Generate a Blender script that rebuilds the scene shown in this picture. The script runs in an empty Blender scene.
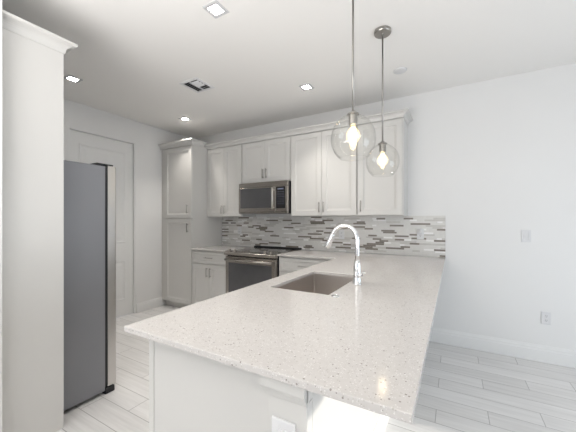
import bpy, bmesh, math, random
from mathutils import Vector
random.seed(7)
scene = bpy.context.scene
COL = scene.collection

# ------------------------------------------------------------------ camera
CEIL = 2.70
LW = -0.675            # left wall plane
cam_d = bpy.data.cameras.new('camera')
cam = bpy.data.objects.new('camera', cam_d)
COL.objects.link(cam)
cam.location = (3.1977, -3.4863, 1.3031)
cam.rotation_euler = (math.pi / 2, 0, 0.5188)
cam_d.sensor_width = 36
cam_d.lens = 289.43 / 576 * 36
cam_d.shift_y = (220.5 - 216) / 576
cam_d.clip_start = 0.02
scene.camera = cam

# ------------------------------------------------------------------ world, sun, added fill lamps, exposure
world = bpy.data.worlds.new('world')
scene.world = world
world.use_nodes = True
bg = world.node_tree.nodes['Background']
bg.inputs[0].default_value = (0.80, 0.90, 1.0, 1)
bg.inputs[1].default_value = 0.8

sun_d = bpy.data.lights.new('sun', 'SUN')
sun = bpy.data.objects.new('sun', sun_d)
COL.objects.link(sun)
sun_d.energy = 2.6
sun_d.angle = math.radians(0.6)
sun_d.color = (1, 0.95, 0.86)
sun.location = (8, -2, 4)
sun.rotation_euler = Vector((-1, -0.12, -0.32)).to_track_quat('-Z', 'Y').to_euler()


def area(name, loc, direction, sx, sy, energy, color):
    d = bpy.data.lights.new(name, 'AREA')
    d.shape = 'RECTANGLE'
    d.size = sx
    d.size_y = sy
    d.energy = energy
    d.color = color
    o = bpy.data.objects.new(name, d)
    COL.objects.link(o)
    o.location = loc
    o.rotation_euler = Vector(direction).to_track_quat('-Z', 'Z').to_euler()
    return o


area('daylight_fill_rear', (3.5, -6.05, 1.5), (0, 1, 0), 3.6, 1.2, 3, (0.88, 0.94, 1.0))  # fill lamp added at the unseen rear opening for flatter brightness
area('daylight_fill_side', (5.55, -1.8, 0.9), (-1, 0, 0), 1.25, 1.6, 20, (0.80, 0.90, 1.0))  # cool fill lamp added at the unseen opening on the right
area('bounce_fill', (2.2, -4.45, 0.98), (0, 0, 1), 1.8, 1.3, 78, (1.0, 0.98, 0.96))  # added upward fill lamp behind the camera, brightens the kitchen via the ceiling

scene.view_settings.view_transform = 'Standard'
scene.view_settings.look = 'None'
scene.view_settings.gamma = 1
scene.view_settings.use_curve_mapping = False
scene.view_settings.exposure = 0.11

# ------------------------------------------------------------------ materials


def mat(name, color, rough=0.5, metal=0.0, spec=0.5, noise=None, bump=None, coat=0):
    m = bpy.data.materials.new(name)
    m.use_nodes = True
    nt = m.node_tree
    b = nt.nodes['Principled BSDF']
    b.inputs['Base Color'].default_value = (*color, 1)
    b.inputs['Roughness'].default_value = rough
    b.inputs['Metallic'].default_value = metal
    b.inputs['Specular IOR Level'].default_value = spec
    b.inputs['Coat Weight'].default_value = coat
    geo = nt.nodes.new('ShaderNodeNewGeometry')
    if noise:
        sc, amt = noise
        n = nt.nodes.new('ShaderNodeTexNoise')
        n.inputs['Scale'].default_value = sc
        nt.links.new(geo.outputs['Position'], n.inputs['Vector'])
        mx = nt.nodes.new('ShaderNodeMix')
        mx.data_type = 'RGBA'
        mx.inputs['A'].default_value = (*[c * (1 - amt) for c in color], 1)
        mx.inputs['B'].default_value = (*[min(1, c * (1 + amt)) for c in color], 1)
        nt.links.new(n.outputs['Fac'], mx.inputs['Factor'])
        nt.links.new(mx.outputs['Result'], b.inputs['Base Color'])
    if bump:
        sc, st = bump
        n = nt.nodes.new('ShaderNodeTexNoise')
        n.inputs['Scale'].default_value = sc
        nt.links.new(geo.outputs['Position'], n.inputs['Vector'])
        bp = nt.nodes.new('ShaderNodeBump')
        bp.inputs['Strength'].default_value = st
        bp.inputs['Distance'].default_value = 0.002
        nt.links.new(n.outputs['Fac'], bp.inputs['Height'])
        nt.links.new(bp.outputs['Normal'], b.inputs['Normal'])
    return m


def brushed(name, color, rough, axis):
    """stainless steel with fine brushing along one axis"""
    m = mat(name, color, rough, 1.0)
    nt = m.node_tree
    b = nt.nodes['Principled BSDF']
    geo = nt.nodes.new('ShaderNodeNewGeometry')
    mp = nt.nodes.new('ShaderNodeMapping')
    s = [900, 900, 900]
    s[axis] = 6
    mp.inputs['Scale'].default_value = s
    n = nt.nodes.new('ShaderNodeTexNoise')
    n.inputs['Scale'].default_value = 1
    nt.links.new(geo.outputs['Position'], mp.inputs['Vector'])
    nt.links.new(mp.outputs['Vector'], n.inputs['Vector'])
    mr = nt.nodes.new('ShaderNodeMapRange')
    mr.inputs['To Min'].default_value = rough - 0.06
    mr.inputs['To Max'].default_value = rough + 0.06
    nt.links.new(n.outputs['Fac'], mr.inputs['Value'])
    nt.links.new(mr.outputs['Result'], b.inputs['Roughness'])
    return m


def emis(name, color, strength):
    m = bpy.data.materials.new(name)
    m.use_nodes = True
    nt = m.node_tree
    b = nt.nodes['Principled BSDF']
    b.inputs['Base Color'].default_value = (*color, 1)
    b.inputs['Emission Color'].default_value = (*color, 1)
    b.inputs['Emission Strength'].default_value = strength
    return m


def glass_thin(name):
    m = bpy.data.materials.new(name)
    m.use_nodes = True
    nt = m.node_tree
    nt.nodes.clear()
    out = nt.nodes.new('ShaderNodeOutputMaterial')
    tr = nt.nodes.new('ShaderNodeBsdfTransparent')
    tr.inputs[0].default_value = (0.99, 0.99, 0.985, 1)
    gl = nt.nodes.new('ShaderNodeBsdfGlossy')
    gl.inputs['Roughness'].default_value = 0.02
    # single-pane reflectance from the viewing angle, the same on both faces of the glass
    lw = nt.nodes.new('ShaderNodeLayerWeight')
    lw.inputs['Blend'].default_value = 0.5
    pw = nt.nodes.new('ShaderNodeMath')
    pw.operation = 'POWER'
    pw.inputs[1].default_value = 4.0
    nt.links.new(lw.outputs['Facing'], pw.inputs[0])
    mr = nt.nodes.new('ShaderNodeMapRange')
    mr.inputs['To Min'].default_value = 0.035
    mr.inputs['To Max'].default_value = 0.6
    nt.links.new(pw.outputs[0], mr.inputs['Value'])
    mx = nt.nodes.new('ShaderNodeMixShader')
    nt.links.new(mr.outputs[0], mx.inputs[0])
    nt.links.new(tr.outputs[0], mx.inputs[1])
    nt.links.new(gl.outputs[0], mx.inputs[2])
    nt.links.new(mx.outputs[0], out.inputs['Surface'])
    return m


def quartz():
    m = mat('speckled_quartz', (0.66, 0.63, 0.60), 0.12, 0, 0.5)
    nt = m.node_tree
    b = nt.nodes['Principled BSDF']
    geo = nt.nodes.new('ShaderNodeNewGeometry')

    def speck(scale, thr, seed):
        mp = nt.nodes.new('ShaderNodeMapping')
        mp.inputs['Location'].default_value = (seed, seed * 2.3, seed * .7)
        nt.links.new(geo.outputs['Position'], mp.inputs['Vector'])
        v = nt.nodes.new('ShaderNodeTexVoronoi')
        v.inputs['Scale'].default_value = scale
        nt.links.new(mp.outputs['Vector'], v.inputs['Vector'])
        # chip size varies per cell: many cells carry none
        sep = nt.nodes.new('ShaderNodeSeparateColor')
        nt.links.new(v.outputs['Color'], sep.inputs[0])
        mr = nt.nodes.new('ShaderNodeMapRange')
        mr.inputs['From Min'].default_value = thr
        mr.inputs['From Max'].default_value = 1
        mr.inputs['To Min'].default_value = 0.0
        mr.inputs['To Max'].default_value = 0.42
        nt.links.new(sep.outputs[0], mr.inputs['Value'])
        lt = nt.nodes.new('ShaderNodeMath')
        lt.operation = 'LESS_THAN'
        nt.links.new(v.outputs['Distance'], lt.inputs[0])
        nt.links.new(mr.outputs['Result'], lt.inputs[1])
        return lt.outputs[0]

    n = nt.nodes.new('ShaderNodeTexNoise')
    n.inputs['Scale'].default_value = 45
    n.inputs['Detail'].default_value = 4
    nt.links.new(geo.outputs['Position'], n.inputs['Vector'])
    base = nt.nodes.new('ShaderNodeMix')
    base.data_type = 'RGBA'
    base.inputs['A'].default_value = (0.60, 0.57, 0.55, 1)
    base.inputs['B'].default_value = (0.69, 0.665, 0.645, 1)
    nt.links.new(n.outputs['Fac'], base.inputs['Factor'])
    cur = base.outputs['Result']
    for sc, thr, seed, c in ((150, .35, 1.0, (0.80, 0.78, 0.76)), (130, .62, 3.1, (0.52, 0.49, 0.46)),
                             (105, .86, 5.7, (0.33, 0.30, 0.28))):
        mx = nt.nodes.new('ShaderNodeMix')
        mx.data_type = 'RGBA'
        nt.links.new(speck(sc * 1.3, thr, seed), mx.inputs['Factor'])
        nt.links.new(cur, mx.inputs['A'])
        mx.inputs['B'].default_value = (*c, 1)
        cur = mx.outputs['Result']
    nt.links.new(cur, b.inputs['Base Color'])
    return m


def plank_tile():
    """wood-look porcelain planks 0.915 x 0.152 in a third-stagger, with thin grout"""
    m = mat('wood_look_plank_tile', (0.5, 0.5, 0.5), 0.32, 0, 0.45)
    nt = m.node_tree
    b = nt.nodes['Principled BSDF']
    L = nt.links.new

    def M(op, a, c=None):
        k = nt.nodes.new('ShaderNodeMath')
        k.operation = op
        for i, v in enumerate((a, c)):
            if v is None:
                continue
            if isinstance(v, (int, float)):
                k.inputs[i].default_value = v
            else:
                L(v, k.inputs[i])
        return k.outputs[0]
    geo = nt.nodes.new('ShaderNodeNewGeometry')
    sep = nt.nodes.new('ShaderNodeSeparateXYZ')
    L(geo.outputs['Position'], sep.inputs[0])
    v = M('DIVIDE', M('ADD', sep.outputs[1], 2.31), 0.152)
    row = M('FLOOR', v)
    u = M('SUBTRACT', M('DIVIDE', M('SUBTRACT', sep.outputs[0], 1.266), 0.915), M('MULTIPLY', row, 1 / 3))
    col = M('FLOOR', u)
    fv = M('FRACT', v)
    fu = M('FRACT', u)
    dv = M('MULTIPLY', M('MINIMUM', fv, M('SUBTRACT', 1, fv)), 0.152)
    du = M('MULTIPLY', M('MINIMUM', fu, M('SUBTRACT', 1, fu)), 0.915)
    grout = M('LESS_THAN', M('MINIMUM', dv, du), 0.0022)
    comb = nt.nodes.new('ShaderNodeCombineXYZ')
    L(row, comb.inputs[0])
    L(col, comb.inputs[1])
    wn = nt.nodes.new('ShaderNodeTexWhiteNoise')
    wn.noise_dimensions = '2D'
    L(comb.outputs[0], wn.inputs['Vector'])
    # grain, drawn out along the plank and shifted per plank
    g = nt.nodes.new('ShaderNodeCombineXYZ')
    L(M('ADD', M('MULTIPLY', sep.outputs[0], 2.2), M('MULTIPLY', wn.outputs[0], 37)), g.inputs[0])
    L(M('MULTIPLY', sep.outputs[1], 34), g.inputs[1])
    L(M('MULTIPLY', wn.outputs[0], 11), g.inputs[2])
    n = nt.nodes.new('ShaderNodeTexNoise')
    n.inputs['Scale'].default_value = 1
    n.inputs['Detail'].default_value = 5
    n.inputs['Roughness'].default_value = 0.6
    L(g.outputs[0], n.inputs['Vector'])
    f = M('ADD', M('MULTIPLY', n.outputs['Fac'], 0.75), M('ADD', M('MULTIPLY', wn.outputs[0], 0.18), 0.05))
    ramp = nt.nodes.new('ShaderNodeValToRGB')
    ramp.color_ramp.elements[0].position = 0.25
    ramp.color_ramp.elements[0].color = (0.63, 0.62, 0.61, 1)
    ramp.color_ramp.elements[1].position = 0.75
    ramp.color_ramp.elements[1].color = (0.84, 0.83, 0.825, 1)
    L(f, ramp.inputs[0])
    mx = nt.nodes.new('ShaderNodeMix')
    mx.data_type = 'RGBA'
    L(grout, mx.inputs['Factor'])
    L(ramp.outputs[0], mx.inputs['A'])
    mx.inputs['B'].default_value = (0.40, 0.39, 0.38, 1)
    L(mx.outputs['Result'], b.inputs['Base Color'])
    bp = nt.nodes.new('ShaderNodeBump')
    bp.inputs['Strength'].default_value = 0.25
    bp.inputs['Distance'].default_value = 0.001
    L(M('SUBTRACT', n.outputs['Fac'], grout), bp.inputs['Height'])
    L(bp.outputs['Normal'], b.inputs['Normal'])
    return m


M_wall = mat('white_wall_paint', (0.82, 0.817, 0.812), 0.6, 0, 0.3, noise=(3, 0.01), bump=(180, 0.08))
M_ceil = mat('ceiling_paint', (0.89, 0.875, 0.855), 0.8, 0, 0.2, bump=(120, 0.08))
M_trim = mat('white_gloss_trim', (0.83, 0.83, 0.825), 0.35, 0, 0.45, noise=(8, 0.01))
M_cab = mat('white_cabinet_lacquer', (0.665, 0.655, 0.635), 0.35, 0, 0.4, noise=(6, 0.012))
M_inner = mat('dark_gap', (0.12, 0.115, 0.11), 0.8, noise=(5, 0.05))
M_floor = plank_tile()
M_quartz = quartz()
M_steel = brushed('brushed_steel_across', (0.43, 0.40, 0.37), 0.26, 0)
M_steel_v = brushed('brushed_steel_upright', (0.60, 0.58, 0.56), 0.30, 2)
M_sink = brushed('sink_steel', (0.64, 0.60, 0.57), 0.36, 1)
M_nickel = brushed('brushed_nickel', (0.38, 0.365, 0.345), 0.3, 2)
M_chrome = mat('polished_chrome', (0.86, 0.87, 0.88), 0.07, 1.0, bump=(900, 0.01))
M_gray = mat('fridge_side_gray', (0.235, 0.237, 0.255), 0.42, 0.25, 0.5, noise=(4, 0.04), bump=(700, 0.1))
M_black = mat('black_plastic', (0.015, 0.015, 0.017), 0.4, 0, 0.5, noise=(20, 0.1))
M_blackglass = mat('black_glass', (0.012, 0.012, 0.014), 0.06, 0, 0.6, noise=(10, 0.1))
M_ovenglass = mat('oven_door_glass', (0.085, 0.085, 0.09), 0.10, 0, 0.9, noise=(10, 0.1))
M_cook = mat('cooktop_glass', (0.06, 0.055, 0.05), 0.10, 0, 0.9, noise=(10, 0.1))
M_plastic = mat('white_plastic', (0.75, 0.75, 0.76), 0.3, 0, 0.5, noise=(10, 0.01))
M_ringgray = mat('downlight_trim', (0.62, 0.62, 0.63), 0.5, noise=(10, 0.02))
M_slot = mat('dark_slots', (0.05, 0.05, 0.05), 0.7, noise=(10, 0.1))
M_led = emis('led_lens', (1.0, 0.95, 0.88), 52)
M_bulb = emis('warm_bulb', (1.0, 0.80, 0.52), 18)
M_glass = glass_thin('clear_globe_glass')
M_bulb_glass = glass_thin('glowing_bulb_glass')
_nt = M_bulb_glass.node_tree
_add = _nt.nodes.new('ShaderNodeAddShader')
_em = _nt.nodes.new('ShaderNodeEmission')
_em.inputs[0].default_value = (1.0, 0.74, 0.36, 1)
_em.inputs[1].default_value = 0.6
_out = [n for n in _nt.nodes if n.type == 'OUTPUT_MATERIAL'][0]
_src = _out.inputs['Surface'].links[0].from_socket
_nt.links.new(_src, _add.inputs[0])
_nt.links.new(_em.outputs[0], _add.inputs[1])
_nt.links.new(_add.outputs[0], _out.inputs['Surface'])
M_blue = emis('display_digits', (0.45, 0.55, 0.8), 0.25)
M_tl = [mat('tile_pale_gray', (0.75, 0.735, 0.71), 0.25, noise=(30, 0.06)),
        mat('tile_white', (0.93, 0.92, 0.91), 0.15, noise=(30, 0.03)),
        mat('tile_taupe', (0.25, 0.22, 0.19), 0.22, noise=(40, 0.15)),
        mat('tile_mid_gray', (0.62, 0.60, 0.57), 0.25, noise=(30, 0.08)),
        mat('tile_grout', (0.72, 0.71, 0.69), 0.8, noise=(60, 0.05))]

# ------------------------------------------------------------------ builders


def quad(bm, vs):
    try:
        return bm.faces.new(vs)
    except ValueError:
        return None


def box(bm, x0, x1, y0, y1, z0, z1):
    if x0 > x1: x0, x1 = x1, x0
    if y0 > y1: y0, y1 = y1, y0
    if z0 > z1: z0, z1 = z1, z0
    v = [bm.verts.new((x, y, z)) for z in (z0, z1) for y in (y0, y1) for x in (x0, x1)]
    for f in ((0, 2, 3, 1), (4, 5, 7, 6), (0, 1, 5, 4), (2, 6, 7, 3), (0, 4, 6, 2), (1, 3, 7, 5)):
        bm.faces.new([v[i] for i in f])
    return bm


def B(*boxes):
    bm = bmesh.new()
    for b in boxes:
        box(bm, *b)
    return bm


def frame_axes(d):
    d = d.normalized()
    a = Vector((0, 0, 1)) if abs(d.z) < 0.9 else Vector((1, 0, 0))
    u = d.cross(a).normalized()
    return u, d.cross(u).normalized()


def tube(bm, pts, r, seg=14, caps=True):
    """sweep a circle along pts; r is a number or one radius per point"""
    pts = [Vector(p) for p in pts]
    rs = r if isinstance(r, (list, tuple)) else [r] * len(pts)
    rings = []
    u = None
    for i, p in enumerate(pts):
        t = (pts[min(i + 1, len(pts) - 1)] - pts[max(i - 1, 0)]).normalized()
        if u is None:
            u, _ = frame_axes(t)
        u = (u - t * u.dot(t)).normalized()
        w = t.cross(u)
        rings.append([bm.verts.new(p + (u * math.cos(2 * math.pi * k / seg) + w * math.sin(2 * math.pi * k / seg)) * rs[i])
                      for k in range(seg)])
    for a, b in zip(rings, rings[1:]):
        for k in range(seg):
            bm.faces.new((a[k], a[(k + 1) % seg], b[(k + 1) % seg], b[k]))
    if caps:
        bm.faces.new(rings[0][::-1])
        bm.faces.new(rings[-1])
    return bm


def lathe(bm, prof, cx, cy, seg=32, closed=False):
    """revolve (r, z) points about a vertical axis"""
    rings = []
    for r, z in prof:
        if r < 1e-6:
            rings.append([bm.verts.new((cx, cy, z))])
        else:
            rings.append([bm.verts.new((cx + r * math.cos(2 * math.pi * k / seg), cy + r * math.sin(2 * math.pi * k / seg), z))
                          for k in range(seg)])
    pairs = list(zip(rings, rings[1:]))
    if closed:
        pairs.append((rings[-1], rings[0]))
    for a, b in pairs:
        for k in range(seg):
            k2 = (k + 1) % seg
            if len(a) == 1 and len(b) == 1:
                continue
            if len(a) == 1:
                bm.faces.new((a[0], b[k], b[k2]))
            elif len(b) == 1:
                bm.faces.new((a[k], a[k2], b[0]))
            else:
                bm.faces.new((a[k], a[k2], b[k2], b[k]))
    return bm


def sweep_plan(bm, path, prof):
    """mitred moulding: path = plan points walked so that 'out' is on the right hand; prof = closed loop of (out, z)"""
    pts = [Vector((p[0], p[1])) for p in path]
    rings = []
    for i, p in enumerate(pts):
        ns = []
        for a, b in ((i - 1, i), (i, i + 1)):
            if 0 <= a and b < len(pts):
                d = (pts[b] - pts[a]).normalized()
                ns.append(Vector((d.y, -d.x)))
        if len(ns) == 1:
            n = ns[0]
        else:
            n = (ns[0] + ns[1]) / (1 + ns[0].dot(ns[1]))
        rings.append([bm.verts.new((p.x + n.x * o, p.y + n.y * o, z)) for o, z in prof])
    k = len(prof)
    for a, b in zip(rings, rings[1:]):
        for j in range(k):
            bm.faces.new((a[j], a[(j + 1) % k], b[(j + 1) % k], b[j]))
    bm.faces.new(rings[0])
    bm.faces.new(rings[-1][::-1])
    return bm


def rootloc(o):
    while o.parent:
        o = o.parent
    return o.location.copy()


def obj(name, bm, m, parent=None, bevel=0, smooth=False, origin=None, seg=2):
    bmesh.ops.recalc_face_normals(bm, faces=bm.faces)
    me = bpy.data.meshes.new(name)
    if parent is not None:
        off = rootloc(parent)
    elif origin is not None:
        off = Vector(origin)
    else:
        xs = [v.co for v in bm.verts]
        off = Vector(((min(c.x for c in xs) + max(c.x for c in xs)) / 2,
                      (min(c.y for c in xs) + max(c.y for c in xs)) / 2, min(c.z for c in xs)))
    bmesh.ops.translate(bm, vec=-off, verts=bm.verts)
    bm.to_mesh(me)
    bm.free()
    for mm in (m if isinstance(m, list) else [m]):
        me.materials.append(mm)
    o = bpy.data.objects.new(name, me)
    COL.objects.link(o)
    if parent is not None:
        o.parent = parent
    else:
        o.location = off
    if smooth:
        for p in me.polygons:
            p.use_smooth = True
    if bevel:
        md = o.modifiers.new('bevel', 'BEVEL')
        md.width = bevel
        md.segments = seg
        md.limit_method = 'ANGLE'
    return o


def thing(name, label, cat, loc, group=None):
    o = bpy.data.objects.new(name, None)
    o.empty_display_size = 0.1
    COL.objects.link(o)
    o.location = loc
    return tag(o, label, cat, group)


def tag(o, label, cat, group=None):
    o['label'] = label
    o['category'] = cat
    if group:
        o['group'] = group
    return o


def struct(name, bm, m, bevel=0, parent=None, **kw):
    o = obj(name, bm, m, parent, bevel=bevel, **kw)
    if parent is None:
        o['kind'] = 'structure'
    return o


# maps of (u, v, out) to the world for a front that faces -Y, +Y, -X or +X
def face_ny(y): return lambda u, v, d: (u, y - d, v)
def face_py(y): return lambda u, v, d: (u, y + d, v)
def face_nx(x): return lambda u, v, d: (x - d, u, v)
def face_px(x): return lambda u, v, d: (x + d, u, v)


def mbox(bm, mp, u0, u1, v0, v1, d0, d1):
    a = mp(u0, v0, d0)
    b = mp(u1, v1, d1)
    return box(bm, a[0], b[0], a[1], b[1], a[2], b[2])


def panel(bm, mp, u0, u1, v0, v1, d0, d1, rings):
    """slab from depth d0 to d1 whose front is stepped: rings = [(inset, depth), ...] from the rim inwards"""
    loops = [[(u0, v0), (u1, v0), (u1, v1), (u0, v1)]]
    deps = [d0]
    for ins, dep in [(0, d1)] + rings:
        loops.append([(u0 + ins, v0 + ins), (u1 - ins, v0 + ins), (u1 - ins, v1 - ins), (u0 + ins, v1 - ins)])
        deps.append(dep)
    vs = [[bm.verts.new(mp(u, v, d)) for u, v in lp] for lp, d in zip(loops, deps)]
    for a, b in zip(vs, vs[1:]):
        for k in range(4):
            bm.faces.new((a[k], a[(k + 1) % 4], b[(k + 1) % 4], b[k]))
    bm.faces.new(vs[0][::-1])
    bm.faces.new(vs[-1])
    return bm


def shaker(bm, mp, u0, u1, v0, v1, stile=0.058):
    return panel(bm, mp, u0, u1, v0, v1, 0.001, 0.020,
                 [(stile, 0.020), (stile + .003, 0.012), (stile + .012, 0.012), (stile + .015, 0.0085)])


def pull(bm, mp, u, v, length, vertical=True, d=0.020):
    """slim bar pull on two posts"""
    h = length / 2
    e = h - 0.014
    r = 0.0048
    if vertical:
        tube(bm, [mp(u, v - h, d + .028), mp(u, v + h, d + .028)], r, 10)
        for s in (-e, e):
            tube(bm, [mp(u, v + s, d), mp(u, v + s, d + .028)], 0.004, 8)
    else:
        tube(bm, [mp(u - h, v, d + .028), mp(u + h, v, d + .028)], r, 10)
        for s in (-e, e):
            tube(bm, [mp(u + s, v, d), mp(u + s, v, d + .028)], 0.004, 8)
    return bm


def front(root, mp, kind, u0, u1, v0, v1, hu=None, hv=None, vertical=True, hl=0.125):
    """a shaker door or drawer front with its pull"""
    g = 0.0016
    bm = bmesh.new()
    shaker(bm, mp, u0 + g, u1 - g, v0 + g, v1 - g, 0.058 if (v1 - v0) > 0.25 else 0.034)
    d = obj(kind, bm, M_cab, root, bevel=0.0015)
    if hu is not None:
        obj('handle', pull(bmesh.new(), mp, hu, hv, hl, vertical), M_nickel, d, smooth=True)
    return d


# ------------------------------------------------------------------ the setting
RX, RY = 5.6, -6.1
struct('floor', B((LW - .1, RX + .1, RY - .1, 0.1, -0.1, 0)), M_floor)
struct('ceiling', B((LW - .1, RX + .1, RY - .1, 0.1, CEIL, CEIL + .12)), M_ceil)
struct('wall_back', B((LW - .1, RX + .1, 0, 0.1, 0, CEIL)), M_wall)
# left wall with the doorway
DY0, DY1, DZ = -1.835, -1.022, 2.39
struct('wall_left', B((LW - .1, LW, DY1, 0, 0, CEIL), (LW - .1, LW, -2.911, DY0, 0, CEIL), (LW - .1, LW, DY0, DY1, DZ, CEIL)), M_wall)
# block of wall the fridge recess backs on to
struct('wall_recess', B((LW - .1, 1.142, RY, -2.911, 0, CEIL)), M_wall)
# unseen right and rear walls, openings sized to shape the sun patch and daylight
struct('wall_right', B((RX, RX + .1, -1.14, 0, 0, CEIL), (RX, RX + .1, RY, -2.6, 0, CEIL), (RX, RX + .1, -2.6, -1.14, 1.701, CEIL)), M_wall)
struct('wall_rear', B((1.142, 1.6, RY - .1, RY, 0, CEIL), (5.4, RX, RY - .1, RY, 0, CEIL), (1.6, 5.4, RY - .1, RY, 2.1, CEIL), (1.6, 5.4, RY - .1, RY, 0, .9)), M_wall)

BB = [(0, 0), (.014, 0), (.014, .105), (.011, .112), (.011, .128), (.006, .140), (.004, .150), (0, .150)]
struct('baseboard_back', sweep_plan(bmesh.new(), [(2.842, 0), (RX, 0)], BB), M_trim)
BL = [(0, 0), (.014, 0), (.014, .10), (.010, .108), (.010, .122), (.004, .135), (0, .135)]
struct('baseboard_left', sweep_plan(bmesh.new(), [(LW, DY1 + .012), (LW, -0.60)], BL), M_trim)

# the white door in the left wall, set a little back in the opening
mpD = face_px(LW - .062)
door = obj('door_1', (lambda bm: (
    panel(bm, mpD, DY0 + .016, DY1 - .016, .008, DZ - .016, 0, .030, []), bm)[1])(bmesh.new()), M_trim, bevel=.002)
door['kind'] = 'structure'
uA, uB = DY0 + .016, DY1 - .016
for (v0, v1) in ((.22, .76), (1.0, 2.235)):
    bm = bmesh.new()
    panel(bm, mpD, uA + .105, uB - .105, v0, v1, .028, .0305, [(.004, .036), (.014, .036), (.030, .0305), (.045, .0305), (.075, .035)])
    obj('door_panel', bm, M_trim, door)
bm = bmesh.new()
tube(bm, [mpD(uA + .06, .95, .030), mpD(uA + .06, .95, .075)], .010, 12)
tube(bm, [mpD(uA + .06, .95, .030), mpD(uA + .06, .95, .037)], .030, 20)
tube(bm, [mpD(uA + .055, .95, .075), mpD(uA + .17, .95, .075)], .008, 12)
obj('door_handle', bm, M_nickel, door, smooth=True)
bm = bmesh.new()
for (a, b, c, d) in ((DY0, DY0 + .014, 0, DZ), (DY1 - .014, DY1, 0, DZ), (DY0 + .014, DY1 - .014, DZ - .014, DZ)):
    box(bm, LW - .099, LW - .004, a, b, c, d)
struct('trim_1', bm, M_trim, bevel=.002)

# ------------------------------------------------------------------ crown profile
def crown(z0, z1, out=.055):
    h = z1 - z0
    pr = [(-.012, z0), (.004, z0), (.007, z0 + .12 * h)]
    for k in range(7):
        t = k / 6 * math.pi / 2
        pr.append((.007 + (out - .013) * (1 - math.cos(t)), z0 + h * (.14 + .60 * math.sin(t))))
    pr += [(out - .002, z0 + .78 * h), (out, z0 + .80 * h), (out, z1), (-.012, z1)]
    return pr


# ------------------------------------------------------------------ tall pantry
FY = -0.600                    # carcass front of the deep cabinets
pan = thing('pantry_cabinet', 'tall white pantry cabinet with two stacked doors in the back left corner', 'cabinet', (-.30, -.31, 0))
obj('cabinet_body', B((LW + .002, -.001, FY, -.002, .10, 2.385)), M_cab, pan, bevel=.001)
obj('toe_kick', B((LW + .016, -.006, FY + .06, -.01, 0, .10)), M_cab, pan)
mp = face_ny(FY)
front(pan, mp, 'door', -.575, -.004, 1.335, 2.365, -.075, 1.465)
front(pan, mp, 'door', -.575, -.004, .105, 1.325, -.075, 1.20)
obj('crown_molding', sweep_plan(bmesh.new(), [(LW + .002, FY - .02), (0, FY - .02), (0, -.392)], crown(2.375, 2.452, .045)), M_cab, pan)

# ------------------------------------------------------------------ wall cabinets
UB, UT, UY = 1.356, 2.36, -.312
XA, XB, XC, XD = .664, 1.431, 2.274, 2.756
mu = face_ny(UY)


def upper(name, label, x0, x1, z0):
    r = thing(name, label, 'cabinet', ((x0 + x1) / 2, -.16, z0), 'white wall cabinets over the counter')
    obj('cabinet_body', B((x0 + .0008, x1 - .0008, UY, -.002, z0, UT)), M_cab, r, bevel=.001)
    return r


c1 = upper('wall_cabinet', 'white two door wall cabinet between the tall pantry and the microwave', .002, XA, UB)
xm = (0 + XA) / 2
front(c1, mu, 'door', .003, xm, UB + .006, 2.35, xm - .028, UB + .105)
front(c1, mu, 'door', xm, XA - .006, UB + .006, 2.35, xm + .028, UB + .105)
c2 = upper('wall_cabinet', 'short white two door wall cabinet directly above the microwave', XA, XB, 1.803)
xm = (XA + XB) / 2
front(c2, mu, 'door', XA + .008, xm, 1.810, 2.35, xm - .028, 1.81 + .11)
front(c2, mu, 'door', xm, XB - .008, 1.810, 2.35, xm + .028, 1.81 + .11)
c3 = upper('wall_cabinet', 'wide white two door wall cabinet right of the microwave', XB, XC, UB)
xm = (XB + XC) / 2
front(c3, mu, 'door', XB + .010, xm, UB + .006, 2.35, xm - .028, UB + .105)
front(c3, mu, 'door', xm, XC - .008, UB + .006, 2.35, xm + .028, UB + .105)
c4 = upper('wall_cabinet', 'narrow white single door wall cabinet at the right end of the row', XC, XD, UB)
front(c4, mu, 'door', XC + .008, XD - .012, UB + .006, 2.35, XC + .045, UB + .105)
tag(obj('crown_molding', sweep_plan(bmesh.new(), [(.0025, UY - .02), (XD, UY - .02), (XD, -.002)], crown(2.362, 2.425, .052)), M_cab),
    'long white crown molding along the top of the wall cabinets', 'molding')

# ------------------------------------------------------------------ base cabinets along the back wall
def base_body(r, x0, x1):
    obj('cabinet_body', B((x0, x1, FY, -.002, .10, .892)), M_cab, r, bevel=.001)
    obj('toe_kick', B((x0 + .002, x1 - .002, FY + .06, -.01, 0, .10)), M_cab, r)


b1 = thing('base_cabinet', 'white base cabinet with one drawer and two doors between pantry and range', 'cabinet', (.33, -.31, 0), 'white base cabinets')
base_body(b1, .001, XA - .002)
front(b1, mp, 'drawer', .008, XA - .010, .716, .876, .335, .797, False, .15)
front(b1, mp, 'door', .008, .333, .105, .708, .303, .60)
front(b1, mp, 'door', .333, XA - .010, .105, .708, .363, .60)
b2 = thing('base_cabinet', 'white base cabinet with stacked drawers right of the range', 'cabinet', (1.78, -.31, 0), 'white base cabinets')
base_body(b2, XB + .002, 2.12)
for a, b in ((.716, .876), (.415, .708), (.105, .407)):
    front(b2, mp, 'drawer', XB + .010, 2.115, a, b, 1.776, (a + b) / 2, False, .15)

# ------------------------------------------------------------------ counters
PL, PR, PN = 2.1425, 3.1266, -2.8588
SX0, SX1, SY0, SY1 = 2.264, 2.630, -2.066, -1.450


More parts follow.
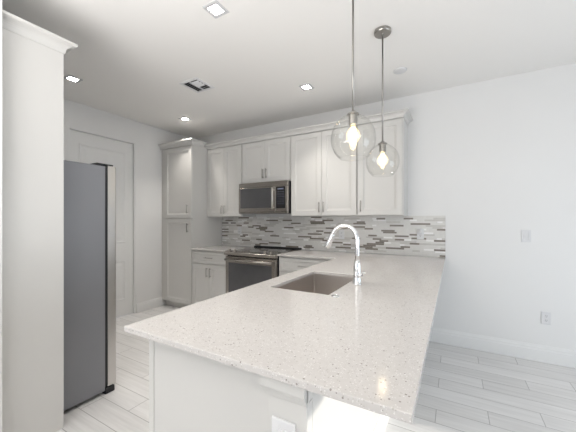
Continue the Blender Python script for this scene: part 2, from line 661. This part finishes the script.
def cells(xs, ys, keep, z0, z1):
    bm = bmesh.new()
    vs = {}

    def V(i, j, z):
        k = (i, j, z)
        if k not in vs:
            vs[k] = bm.verts.new((xs[i], ys[j], z))
        return vs[k]
    on = {(i, j) for i in range(len(xs) - 1) for j in range(len(ys) - 1) if keep(i, j)}
    for i, j in on:
        for z in (z0, z1):
            bm.faces.new((V(i, j, z), V(i + 1, j, z), V(i + 1, j + 1, z), V(i, j + 1, z)))
        for (di, dj, a, b) in ((-1, 0, (i, j), (i, j + 1)), (1, 0, (i + 1, j), (i + 1, j + 1)),
                               (0, -1, (i, j), (i + 1, j)), (0, 1, (i, j + 1), (i + 1, j + 1))):
            if (i + di, j + dj) not in on:
                bm.faces.new((V(*a, z0), V(*b, z0), V(*b, z1), V(*a, z1)))
    return bm


bm = cells([XB + .002, PL, SX0, SX1, PR], [PN, SY0, SY1, -.645, -.009],
           lambda i, j: not (i == 2 and j == 1) and not (i == 0 and j < 3), .893, .914)
tag(obj('countertop', bm, M_quartz, bevel=.0025),
    'large L shaped speckled quartz countertop of the peninsula with sink cutout', 'countertop')
tag(obj('countertop', B((.002, XA - .002, -.645, -.009, .893, .914)), M_quartz, bevel=.0025),
    'short piece of quartz countertop between the pantry and the range', 'countertop')

# ------------------------------------------------------------------ mosaic backsplash
bm = bmesh.new()
f0 = box(bm, .002, PR, -.005, -.0005, .893, UB - .001)
for f in bm.faces:
    f.material_index = 4
rows = 22
zr = (UB - .002 - .915) / rows
prev = []
for k in range(rows):
    z0 = .915 + k * zr
    x = .003 - random.uniform(0, .1)
    last = 0
    while x < PR - .004:
        L = random.choice((.075, .10, .15, .15, .20, .20))
        rr = random.random()
        ix = 0 if rr < .52 else 1 if rr < .67 else 2 if rr < .86 else 3
        if ix == 2 and last == 2:
            ix = 0
        if ix == 2:
            L = random.choice((.10, .15, .20))
        if ix == 1:
            L = random.choice((.05, .075, .10))
        last = ix
        a, b = max(x, .003), min(x + L, PR - .001)
        if b - a > .006:
            n0 = len(bm.faces)
            box(bm, a + .0006, b - .0006, -.008, -.005, z0 + .0006, z0 + zr - .0006)
            bm.faces.ensure_lookup_table()
            for f in bm.faces[n0:]:
                f.material_index = ix
        x += L
tag(obj('tile_backsplash', bm, M_tl), 'backsplash of white, gray and taupe linear mosaic tiles on the back wall', 'backsplash')
struct('trim_2', B((PR + .0005, PR + .006, -.009, -.0005, .915, UB)), M_trim)

# ------------------------------------------------------------------ peninsula cabinets, end panel, back panel, post
mw_ = face_nx(2.205)


def pen_unit(label, y0, y1, doors, drawer=True):
    r = thing('base_cabinet', label, 'cabinet', (2.5, (y0 + y1) / 2, 0), 'white base cabinets')
    t = .018
    obj('cabinet_body', B((2.205, 2.795, y0, y0 + t, .10, .892), (2.205, 2.795, y1 - t, y1, .10, .892),
                          (2.777, 2.795, y0 + t, y1 - t, .10, .892), (2.205, 2.777, y0 + t, y1 - t, .10, .12),
                          (2.205, 2.225, y0 + t, y1 - t, .70, .892)), M_cab, r)
    obj('toe_kick', B((2.265, 2.79, y0 + .002, y1 - .002, 0, .10)), M_cab, r)
    w = (y1 - y0 - .012) / doors
    for k in range(doors):
        a = y0 + .006 + k * w
        front(r, mw_, 'door', a, a + w, .105, .708, a + (w - .03 if k == 0 else .03), .60)
    front(r, mw_, 'drawer', y0 + .006, y1 - .006, .716, .876, (y0 + y1) / 2, .797, False, .15)
    return r


pen_unit('white base cabinet at the free end of the peninsula', -2.778, -2.16, 2)
pen_unit('white base cabinet under the sink in the peninsula', -2.158, -1.36, 2)
pen_unit('white base cabinet in the corner where peninsula meets back counter', -1.358, -.66, 1)

er = thing('end_panel', 'white panel closing the free end of the peninsula under the countertop', 'panel', (2.5, -2.79, 0))
obj('panel_board', B((2.232, 2.797, -2.798, -2.780, 0, .892)), M_cab, er, bevel=.001)
obj('edge_strip', B((2.205, 2.232, -2.801, -2.780, 0, .892)), M_cab, er, bevel=.0015)
bp_ = thing('back_panel', 'sunlit white panel along the seating side of the peninsula', 'panel', (2.81, -1.4, 0))
obj('panel_board', B((2.797, 2.815, -2.778, -.002, 0, .892)), M_cab, bp_, bevel=.001)
obj('base_trim', sweep_plan(bmesh.new(), [(2.815, -.016), (2.815, -2.70)][::-1], BL), M_trim, bp_)

post = thing('corner_post', 'square white post with molded capital at the near corner of the peninsula', 'post', (2.82, -2.77, 0))
px0, px1, py0, py1 = 2.762, 2.879, -2.832, -2.7985
bm = B((px0, px1, py0, py1, 0, .84), (2.8155, px1, py1, -2.715, 0, .892))
obj('shaft', bm, M_cab, post, bevel=.003)
cap = [(-.004, .836), (.004, .836), (.006, .842), (.009, .850), (.014, .857), (.017, .864), (.017, .892), (-.004, .892)]
bm = bmesh.new()
sweep_plan(bm, [(px0, py1), (px0, py0), (px1, py0)], cap)
box(bm, px0, px1, py0, py1, .842, .892)
obj('capital', bm, M_cab, post)
bs = [(-.002, 0), (.014, 0), (.014, .11), (.004, .13), (-.002, .13)]
obj('plinth', sweep_plan(bmesh.new(), [(px0, py1), (px0, py0), (px1, py0), (px1, -2.715)], bs), M_trim, post)


# ------------------------------------------------------------------ outlets and switch
def outlet(label, mp, u, z, plug=False):
    a = mp(u, z, 0)
    r = thing('wall_outlet', label, 'outlet', a, 'white electrical outlets')
    bm = bmesh.new()
    panel(bm, mp, u - .035, u + .035, z - .057, z + .057, 0.0005, .005, [(.003, .0065), (.017, .0065), (.018, .0055)])
    obj('cover_plate', bm, M_plastic, r)
    for s in (-.02, .02):
        bm = bmesh.new()
        mbox(bm, mp, u - .0155, u + .0155, z + s - .014, z + s + .014, .005, .0085)
        f = obj('receptacle', bm, M_plastic, r, bevel=.004)
        bm = bmesh.new()
        for q in (-.006, .006):
            mbox(bm, mp, u + q - .0012, u + q + .0012, z + s - .002, z + s + .007, .0084, .0088)
        mbox(bm, mp, u - .002, u + .002, z + s - .010, z + s - .006, .0084, .0088)
        obj('slots', bm, M_slot, f)
    return r


bsp = face_ny(-.008)
outlet('white outlet on the mosaic backsplash left of the range', bsp, .360, 1.15)
outlet('white outlet on the mosaic backsplash behind the faucet', bsp, 1.985, 1.128)
outlet('white outlet on the mosaic backsplash near its right end', bsp, 2.885, 1.155)
outlet('white outlet low on the bare right hand wall above the baseboard', face_ny(-.0002), 3.938, .407)
outlet('white outlet on the front of the peninsula corner post', face_ny(-2.832), 2.812, .724)
nl = thing('night_light', 'small white plug-in at the top of the right backsplash outlet', 'plug', (2.885, -.02, 1.165))
obj('plug_body', B((2.868, 2.902, -.043, -.0172, 1.160, 1.196)), M_plastic, nl, bevel=.006)
bm = bmesh.new()
lathe(bm, [(0, 1.2195), (.009, 1.218), (.0135, 1.212), (.015, 1.20), (.0145, 1.194), (0, 1.194)], 2.885, -.030, 16)
obj('plug_dome', bm, M_plastic, nl, smooth=True)

sw = thing('light_switch', 'white rocker light switch on the bare right hand wall', 'switch', (3.794, 0, 1.157))
ms = face_ny(-.0002)
bm = bmesh.new()
panel(bm, ms, 3.794 - .036, 3.794 + .036, 1.157 - .058, 1.157 + .058, 0.0005, .005, [(.003, .0065), (.0185, .0065), (.0195, .004)])
obj('cover_plate', bm, M_plastic, sw)
bm = bmesh.new()
vs = [bm.verts.new(ms(u, v, d)) for (u, v, d) in (
    (3.779, 1.125, .003), (3.809, 1.125, .003), (3.809, 1.189, .003), (3.779, 1.189, .003),
    (3.779, 1.125, .0085), (3.809, 1.125, .0085), (3.809, 1.157, .0105), (3.779, 1.157, .0105), (3.809, 1.189, .0065), (3.779, 1.189, .0065))]
for f in ((0, 3, 2, 1), (0, 1, 5, 4), (4, 5, 6, 7), (7, 6, 8, 9), (2, 3, 9, 8)):
    bm.faces.new([vs[i] for i in f])
bm.faces.new([vs[i] for i in (1, 2, 8, 6, 5)])
bm.faces.new([vs[i] for i in (0, 4, 7, 9, 3)])
obj('rocker', bm, M_plastic, sw)

# ------------------------------------------------------------------ sink, faucet, button
sk = thing('kitchen_sink', 'undermount stainless steel sink set into the peninsula countertop', 'sink', ((SX0 + SX1) / 2, (SY0 + SY1) / 2, .68))
bm = bmesh.new()
z1, z0 = .892, .690
x0, x1, y0, y1 = SX0 - .004, SX1 + .004, SY0 - .004, SY1 + .004


def ring(x0, x1, y0, y1, z, r, n=5):
    out = []
    for cx, cy, a0 in ((x1 - r, y1 - r, 0), (x0 + r, y1 - r, 90), (x0 + r, y0 + r, 180), (x1 - r, y0 + r, 270)):
        for k in range(n + 1):
            a = math.radians(a0 + 90 * k / n)
            out.append(bm.verts.new((cx + r * math.cos(a), cy + r * math.sin(a), z)))
    return out


loops = [ring(x0 - .025, x1 + .025, y0 - .025, y1 + .025, z1, .02), ring(x0, x1, y0, y1, z1, .012), ring(x0 + .002, x1 - .002, y0 + .002, y1 - .002, z0 + .02, .014),
         ring(x0 + .008, x1 - .008, y0 + .008, y1 - .008, z0 + .005, .018), ring(x0 + .025, x1 - .025, y0 + .025, y1 - .025, z0, .02),
         ]
for a, b in zip(loops, loops[1:]):
    n = len(a)
    for k in range(n):
        bm.faces.new((a[k], a[(k + 1) % n], b[(k + 1) % n], b[k]))
bm.faces.new(loops[-1])
so = obj('basin', bm, M_sink, sk)
md = so.modifiers.new('solid', 'SOLIDIFY')
md.thickness = .0012
md.offset = -1
bm = bmesh.new()
lathe(bm, [(.045, z0 + .0005), (.045, z0 + .003), (.038, z0 + .004), (.030, z0 + .001), (0, z0 + .001)], (x0 + x1) / 2, (y0 + y1) / 2 - .0, 24)
obj('drain', bm, M_chrome, sk, smooth=True)

FX, FYY = 2.690, -1.748
fa = thing('faucet', 'chrome gooseneck pull-down faucet behind the peninsula sink', 'faucet', (FX, FYY, .914))
bm = bmesh.new()
lathe(bm, [(0, .9145), (.027, .9145), (.027, .920), (.0235, .925), (.0225, .965), (.0215, 1.02), (.018, 1.045), (.0135, 1.062), (0, 1.062)], FX, FYY, 24)
obj('faucet_body', bm, M_chrome, fa, smooth=True)
R_ = .081
zc = 1.189
pts = [(FX, FYY, 1.055), (FX, FYY, 1.10), (FX, FYY, 1.15)]
for k in range(0, 21):
    a = math.radians(k * 160 / 20)
    pts.append((FX - R_ + R_ * math.cos(a), FYY, zc + R_ * math.sin(a)))
obj('spout', tube(bmesh.new(), pts, .0138, 16), M_chrome, fa, smooth=True)
e = Vector(pts[-1])
dr = (Vector(pts[-1]) - Vector(pts[-2])).normalized()
tip = e + dr * .096
obj('spray_head', tube(bmesh.new(), [e - dr * .002, e + dr * .006, e + dr * .03, e + dr * .08, tip], [.0145, .0160, .0170, .0190, .0170], 18), M_chrome, fa, smooth=True)
bm = bmesh.new()
tube(bm, [(FX + .012, FYY - .010, .972), (FX + .034, FYY - .028, .972)], .0145, 16)
tube(bm, [(FX + .032, FYY - .026, .974), (FX + .046, FYY - .040, .992), (FX + .066, FYY - .062, 1.000)], [.007, .0062, .005], 12)
obj('lever', bm, M_chrome, fa, smooth=True)
bm = bmesh.new()
lathe(bm, [(0, .9144), (.021, .9144), (.021, .9185), (.017, .9215), (.014, .9215), (.012, .9195), (0, .9205)], 2.676, -2.082, 24)
tag(obj('sink_button', bm, M_chrome, smooth=True), 'small round chrome push button on the countertop beside the sink', 'button')

# ------------------------------------------------------------------ range
rg = thing('kitchen_range', 'slide-in stainless steel electric range under the microwave', 'range', ((XA + XB) / 2, -.33, 0))
rx0, rx1 = XA + .003, XB - .003
obj('body', B((rx0, rx1, -.622, -.02, .05, .905)), M_black, rg)
for fx in (rx0 + .05, rx1 - .05):
    for fy in (-.57, -.08):
        obj('foot', tube(bmesh.new(), [(fx, fy, 0), (fx, fy, .052)], .018, 12), M_black, rg)
obj('cooktop', B((rx0, rx1, -.645, -.062, .905, .9185)), M_cook, rg, bevel=.003)
M_ring = mat('burner_ring_print', (.22, .21, .20), .3, noise=(10, .05))
for (cx, cy, r) in ((rx0 + .19, -.46, .105), (rx1 - .19, -.46, .09), (rx0 + .19, -.21, .08), (rx1 - .19, -.21, .10)):
    obj('burner_ring', lathe(bmesh.new(), [(r, .9186), (r, .9189), (r - .003, .9189), (r - .003, .9186)], cx, cy, 40, True), M_ring, rg)
obj('rear_vent', B((rx0, rx1, -.060, -.012, .905, .936)), M_black, rg, bevel=.004)
# control panel: sloped nose
bm = bmesh.new()
pr = [(-.625, .918), (-.648, .9195), (-.690, .908), (-.700, .893), (-.694, .868), (-.625, .860)]
va = [bm.verts.new((rx0 - .002, y, z)) for y, z in pr]
vb = [bm.verts.new((rx1 + .002, y, z)) for y, z in pr]
for k in range(len(pr)):
    bm.faces.new((va[k], va[(k + 1) % 6], vb[(k + 1) % 6], vb[k]))
bm.faces.new(va)
bm.faces.new(vb[::-1])
cp = obj('control_panel', bm, M_steel, rg, bevel=.004)
nrm = Vector((0, -.26, .965)).normalized()
for kx in (.075, .155, .612, .692):
    p = Vector((rx0 + kx, -.669, .9135))
    bm = bmesh.new()
    tube(bm, [p - nrm * .002, p + nrm * .006, p + nrm * .007, p + nrm * .030, p + nrm * .033], [.024, .024, .0185, .0165, .013], 20)
    obj('knob', bm, M_steel, cp, bevel=.001)
ty = Vector((0, -.965, -.26))
c0 = Vector(((rx0 + rx1) / 2, -.669, .9137))
for q in (-.11, -.07, .05, .09):
    p = c0 + Vector((q, 0, 0))
    obj('touch_button', tube(bmesh.new(), [p - nrm * .001, p + nrm * .0012], .006, 10), M_black, cp)
# oven door
mo = face_ny(-.622)
bm = bmesh.new()
panel(bm, mo, rx0 + .004, rx1 - .004, .245, .852, .001, .046, [(.004, .050)])
od = obj('oven_door', bm, M_steel, rg, bevel=.003)
bm = bmesh.new()
panel(bm, mo, rx0 + .055, rx1 - .055, .300, .772, .047, .0505, [(.006, .0515)])
obj('oven_window', bm, M_ovenglass, od)
bm = bmesh.new()
tube(bm, [mo(rx0 + .03, .812, .090), mo(rx1 - .03, .812, .090)], .0135, 16)
for ux in (rx0 + .055, rx1 - .055):
    tube(bm, [mo(ux, .812, .048), mo(ux, .812, .088)], .009, 12)
obj('oven_handle', bm, M_steel, od, smooth=True)
bm = bmesh.new()
panel(bm, mo, rx0 + .004, rx1 - .004, .075, .236, .001, .042, [(.004, .046)])
obj('storage_drawer', bm, M_steel, rg, bevel=.003)

# ------------------------------------------------------------------ microwave
mwv = thing('microwave', 'stainless steel over-the-range microwave under the short wall cabinet', 'microwave', ((XA + XB) / 2, -.2, 1.40))
mx0, mx1 = XA + .003, XB - .003
mz0, mz1 = 1.394, 1.800
mm_ = face_ny(-.368)
obj('housing', B((mx0, mx1, -.368, -.012, mz0 + .012, mz1)), M_black, mwv, bevel=.003)
bm = bmesh.new()
mbox(bm, mm_, mx0, mx1, mz1 - .062, mz1 - .001, .001, .030)
obj('top_grille', bm, M_steel, mwv, bevel=.003)
dx1 = mx1 - .170
bm = bmesh.new()
panel(bm, mm_, mx0, dx1, mz0 + .018, mz1 - .065, .001, .036, [(.003, .039)])
md_ = obj('microwave_door', bm, M_steel, mwv, bevel=.002)
bm = bmesh.new()
panel(bm, mm_, mx0 + .030, dx1 - .055, mz0 + .070, mz1 - .078, .037, .0395, [(.004, .0402), (.035, .0402), (.037, .0396)])
obj('door_window', bm, M_ovenglass, md_)
bm = bmesh.new()
hx = dx1 - .026
tube(bm, [mm_(hx, mz0 + .05, .074), mm_(hx, mz1 - .085, .074)], .0125, 14)
for v in (mz0 + .075, mz1 - .11):
    tube(bm, [mm_(hx, v, .036), mm_(hx, v, .074)], .008, 10)
obj('door_handle', bm, M_steel_v, md_, smooth=True)
bm = bmesh.new()
panel(bm, mm_, dx1 + .002, mx1, mz0 + .018, mz1 - .065, .001, .034, [(.003, .037)])
pn = obj('control_panel', bm, M_steel, mwv, bevel=.002)
bm = bmesh.new()
panel(bm, mm_, dx1 + .008, mx1 - .030, mz0 + .062, mz1 - .072, .035, .0378, [(.002, .0384)])
kp = obj('keypad', bm, M_blackglass, pn)
M_print = mat('keypad_print', (.16, .18, .26), .4, noise=(10, .05))
bm = bmesh.new()
mbox(bm, mm_, dx1 + .030, mx1 - .055, mz1 - .110, mz1 - .092, .0384, .0388)
obj('display', bm, M_print, pn)
for r_ in range(6):
    for q in range(3):
        u = dx1 + .032 + q * .034
        v = mz1 - .140 - r_ * .030
        bm = bmesh.new()
        mbox(bm, mm_, u, u + .018, v, v + .006, .0384, .0387)
        obj('key', bm, M_print, pn)
bm = bmesh.new()
mbox(bm, mm_, mx0, mx1, mz0, mz0 + .015, .001, .034)
obj('bottom_rail', bm, M_steel, mwv, bevel=.002)
bm = B((mx0 + .02, mx1 - .02, -.36, -.05, mz0 + .004, mz0 + .013))
for k in range(9):
    box(bm, mx0 + .08, mx0 + .30, -.345 + k * .03, -.33 + k * .03, mz0 + .001, mz0 + .004)
    box(bm, mx1 - .30, mx1 - .08, -.345 + k * .03, -.33 + k * .03, mz0 + .001, mz0 + .004)
obj('filter_plate', bm, M_black, mwv)

# ------------------------------------------------------------------ fridge and its surround
fx0, fx1 = .035, .943
fr = thing('refrigerator', 'tall stainless refrigerator with dark gray side in the left recess', 'refrigerator', ((fx0 + fx1) / 2, -2.55, 0))
obj('body', B((fx0, fx1, -2.885, -2.286, .030, 1.708)), M_gray, fr, bevel=.005)
obj('gasket', B((fx0 + .008, fx1 - .004, -2.286, -2.268, .06, 1.705)), M_black, fr)
mf = face_py(-2.268)
xm = (fx0 + fx1) / 2 - .06
for a, b, hu in ((fx0, xm - .002, xm - .045), (xm + .002, fx1, xm + .045)):
    bm = bmesh.new()
    panel(bm, mf, a, b, .055, 1.716, 0, .058, [(.008, .066)])
    d = obj('door', bm, M_steel_v, fr, bevel=.004)
    bm = bmesh.new()
    tube(bm, [mf(hu, .62, .115), mf(hu, 1.50, .115)], .013, 14)
    for v in (.68, 1.44):
        tube(bm, [mf(hu, v, .064), mf(hu, v, .113)], .009, 10)
    obj('handle', bm, M_steel_v, d, smooth=True)
for a, b in ((fx0 + .01, fx0 + .13), (fx1 - .13, fx1 - .006)):
    obj('hinge_cover', B((a, b, -2.345, -2.225, 1.7165, 1.727), (a, b, -2.345, -2.29, 1.708, 1.7165)), M_black, fr, bevel=.003)
obj('base_grille', B((fx0 + .02, fx1 - .02, -2.286, -2.262, .028, .056), ), M_black, fr, bevel=.002)
for x in (fx0 + .06, fx1 - .03):
    obj('front_foot', B((x - .03, x + .028, -2.285, -2.215, 0, .045)), M_black, fr, bevel=.006)
    obj('rear_foot', tube(bmesh.new(), [(x - .03, -2.82, 0), (x - .03, -2.82, .032)], .02, 12), M_black, fr)

fs = thing('fridge_surround', 'white floor to crown side panel and cabinet enclosing the refrigerator', 'cabinet', (.53, -2.75, 0))
obj('side_panel', B((1.048, 1.070, -2.9095, -2.605, 0, 2.40)), M_cab, fs, bevel=.001)
obj('side_panel', B((LW + .5, LW + .522, -2.9095, -2.605, 0, 2.40)), M_cab, fs, bevel=.001)
obj('cabinet_body', B((LW + .5225, 1.0475, -2.9095, -2.627, 1.80, 2.39)), M_cab, fs)
mq = face_py(-2.627)
xm = (LW + .522 + 1.048) / 2
front(fs, mq, 'door', LW + .526, xm, 1.806, 2.35, xm - .03, 1.92)
front(fs, mq, 'door', xm, 1.044, 1.806, 2.35, xm + .03, 1.92)
obj('crown_molding', sweep_plan(bmesh.new(), [(LW + .5, -2.9095), (LW + .5, -2.605), (1.070, -2.605), (1.070, -2.9095)][::-1],
                                crown(2.350, 2.421, .054)), M_cab, fs)

# ------------------------------------------------------------------ ceiling fittings
LIGHTS = [(1.834, -2.060, 'square recessed ceiling light nearest the camera, at the top of the picture'),
          (-.058, -2.060, 'leftmost square recessed ceiling light, just right of the refrigerator side panel'),
          (1.865, -.762, 'square recessed ceiling light right of the air vent, before the wide wall cabinet'),
          (-.003, -.735, 'square recessed ceiling light above the tall pantry')]
first = None
for x, y, lab in LIGHTS:
    if first is None:
        r = first = thing('ceiling_light', lab, 'ceiling light', (x, y, CEIL), 'square recessed ceiling lights')
        bm = bmesh.new()
        mpc = lambda u, v, d: (u, v, CEIL - d)
        # square trim with a round-cornered opening
        o_, i_ = .062, .037
        rr = [(o_, .0005), (o_, .004), (o_ - .003, .006), (i_ + .002, .006), (i_, .0035), (i_, .0005)]
        lp = [[bm.verts.new((x + sx * h, y + sy * h, CEIL - d)) for sx, sy in ((-1, -1), (1, -1), (1, 1), (-1, 1))] for h, d in rr]
        for a, b in zip(lp, lp[1:] + lp[:1]):
            for k in range(4):
                bm.faces.new((a[k], a[(k + 1) % 4], b[(k + 1) % 4], b[k]))
        obj('trim_ring', bm, M_ringgray, r)
        sd = bpy.data.lights.new('downlight_beam', 'SPOT')
        sd.energy = 39
        sd.spot_size = math.radians(92)
        sd.spot_blend = 0.9
        sd.shadow_soft_size = 0.04
        sd.color = (1.0, 0.95, 0.88)
        so = bpy.data.objects.new('downlight_beam', sd)
        COL.objects.link(so)
        so.parent = r
        so.location = (0, 0, -.02)
        obj('lens', B((x - i_ + .0005, x + i_ - .0005, y - i_ + .0005, y + i_ - .0005, CEIL - .003, CEIL - .0006)), M_led, r)
    else:
        r = first.copy()
        COL.objects.link(r)
        r.location = (x, y, CEIL)
        r['label'] = lab
        for ch in list(first.children):
            c = ch.copy()
            COL.objects.link(c)
            c.parent = r

vx, vy, vh = .900, -1.355, .125
av = thing('air_vent', 'square white louvered air vent in the ceiling', 'air vent', (vx, vy, CEIL))
bm = bmesh.new()
rr = [(vh, .0005), (vh, .004), (vh - .004, .008), (vh - .022, .010), (vh - .026, .004), (vh - .026, .0005)]
lp = [[bm.verts.new((vx + sx * h, vy + sy * h, CEIL - d)) for sx, sy in ((-1, -1), (1, -1), (1, 1), (-1, 1))] for h, d in rr]
for a, b in zip(lp, lp[1:] + lp[:1]):
    for k in range(4):
        bm.faces.new((a[k], a[(k + 1) % 4], b[(k + 1) % 4], b[k]))
obj('frame', bm, M_plastic, av)
obj('backing', B((vx - vh + .027, vx + vh - .027, vy - vh + .027, vy + vh - .027, CEIL - .002, CEIL - .0006)), M_slot, av)


def blade(bm, a, b, tilt):
    """thin tilted louver from a to b; tilt = horizontal lean of its lower edge"""
    a = Vector(a); b = Vector(b); t = Vector(tilt)
    up = Vector((0, 0, .014))
    q = t.normalized() * .0012
    vs = [bm.verts.new(p) for p in (a + up, b + up, b + t, a + t, a + up + q, b + up + q, b + t + q, a + t + q)]
    for f in ((0, 1, 2, 3), (7, 6, 5, 4), (0, 4, 5, 1), (1, 5, 6, 2), (2, 6, 7, 3), (3, 7, 4, 0)):
        bm.faces.new([vs[i] for i in f])


zl = CEIL - .0165
h = vh - .028
bm = bmesh.new()
for k in range(3):      # left half leans one way, right half the other
    xx = vx - h + .004 + k * .030
    blade(bm, (xx, vy - h, zl), (xx, vy + h, zl), (.020, 0, 0))
for k in range(5):
    yy = vy - h + .020 + k * .036
    blade(bm, (vx + .002, yy, zl), (vx + h, yy, zl), (0, .018 if k < 3 else -.018, 0))
box(bm, vx - .003, vx + .001, vy - h, vy + h, zl, CEIL - .003)
obj('louvers', bm, M_plastic, av)

bm = bmesh.new()
lathe(bm, [(.060, CEIL - .0005), (.060, CEIL - .006), (.055, CEIL - .010), (.040, CEIL - .012), (0, CEIL - .013)], 2.768, -.632, 32)
tag(obj('ceiling_disc', bm, M_plastic, smooth=True), 'flat round white cover on the ceiling near the wall cabinets', 'cover')


# ------------------------------------------------------------------ glass globe pendants
def pendant(label, x, y, zc, R, kz):
    r = thing('pendant_light', label, 'pendant light', (x, y, CEIL), 'glass globe pendants over the peninsula')
    bm = bmesh.new()
    lathe(bm, [(0, CEIL - .0005), (.060, CEIL - .0005), (.061, CEIL - .004), (.061, CEIL - .020), (.057, CEIL - .026), (.010, CEIL - .027), (.010, CEIL - .045), (0, CEIL - .045)], x, y, 32)
    obj('canopy', bm, M_nickel, r, bevel=.001)
    zt = zc + R * kz * .968
    obj('stem', tube(bmesh.new(), [(x, y, zt + .01), (x, y, CEIL - .04)], .006, 12), M_nickel, r, smooth=True)
    bm = bmesh.new()
    lathe(bm, [(0, zt + .022), (.012, zt + .022), (.017, zt + .016), (.033, zt + .006), (.034, zt + .001), (.024, zt - .001), (.024, zt - .052), (.021, zt - .056), (0, zt - .056)], x, y, 24)
    so = obj('socket', bm, M_nickel, r, bevel=.001)
    # globe: sphere cut flat at the bottom, open, with a real glass thickness
    bm = bmesh.new()
    outer, inner = [], []
    n = 34
    a0, a1 = math.radians(14), math.radians(143)
    for k in range(n + 1):
        a = a0 + (a1 - a0) * k / n
        outer.append((R * math.sin(a), zc + R * kz * math.cos(a)))
        inner.append(((R - .0028) * math.sin(a), zc + (R - .0028) * kz * math.cos(a)))
    lathe(bm, outer + inner[::-1], x, y, 48, True)
    obj('glass_globe', bm, M_glass, r, smooth=True)
    zb = zt - .056
    bm = bmesh.new()
    lathe(bm, [(.013, zb + .001), (.013, zb - .010), (.020, zb - .020), (.034, zb - .040), (.0385, zb - .058), (.036, zb - .076), (.026, zb - .091), (.012, zb - .099), (0, zb - .100)], x, y, 28)
    bulb = obj('bulb', bm, M_bulb_glass, r, smooth=True)
    bm = bmesh.new()
    lathe(bm, [(0, zb - .012), (.008, zb - .014), (.017, zb - .034), (.0225, zb - .054), (.019, zb - .072), (.009, zb - .083), (0, zb - .085)], x, y, 20)
    obj('glowing_core', bm, M_bulb, bulb, smooth=True)
    return r


pendant('clear glass globe pendant hanging nearest the camera over the peninsula', 2.710, -1.897, 1.761, .124, 1.11)
pendant('clear glass globe pendant hanging farther back, nearer the mosaic backsplash', 2.746, -1.292, 1.737, .119, 1.09)
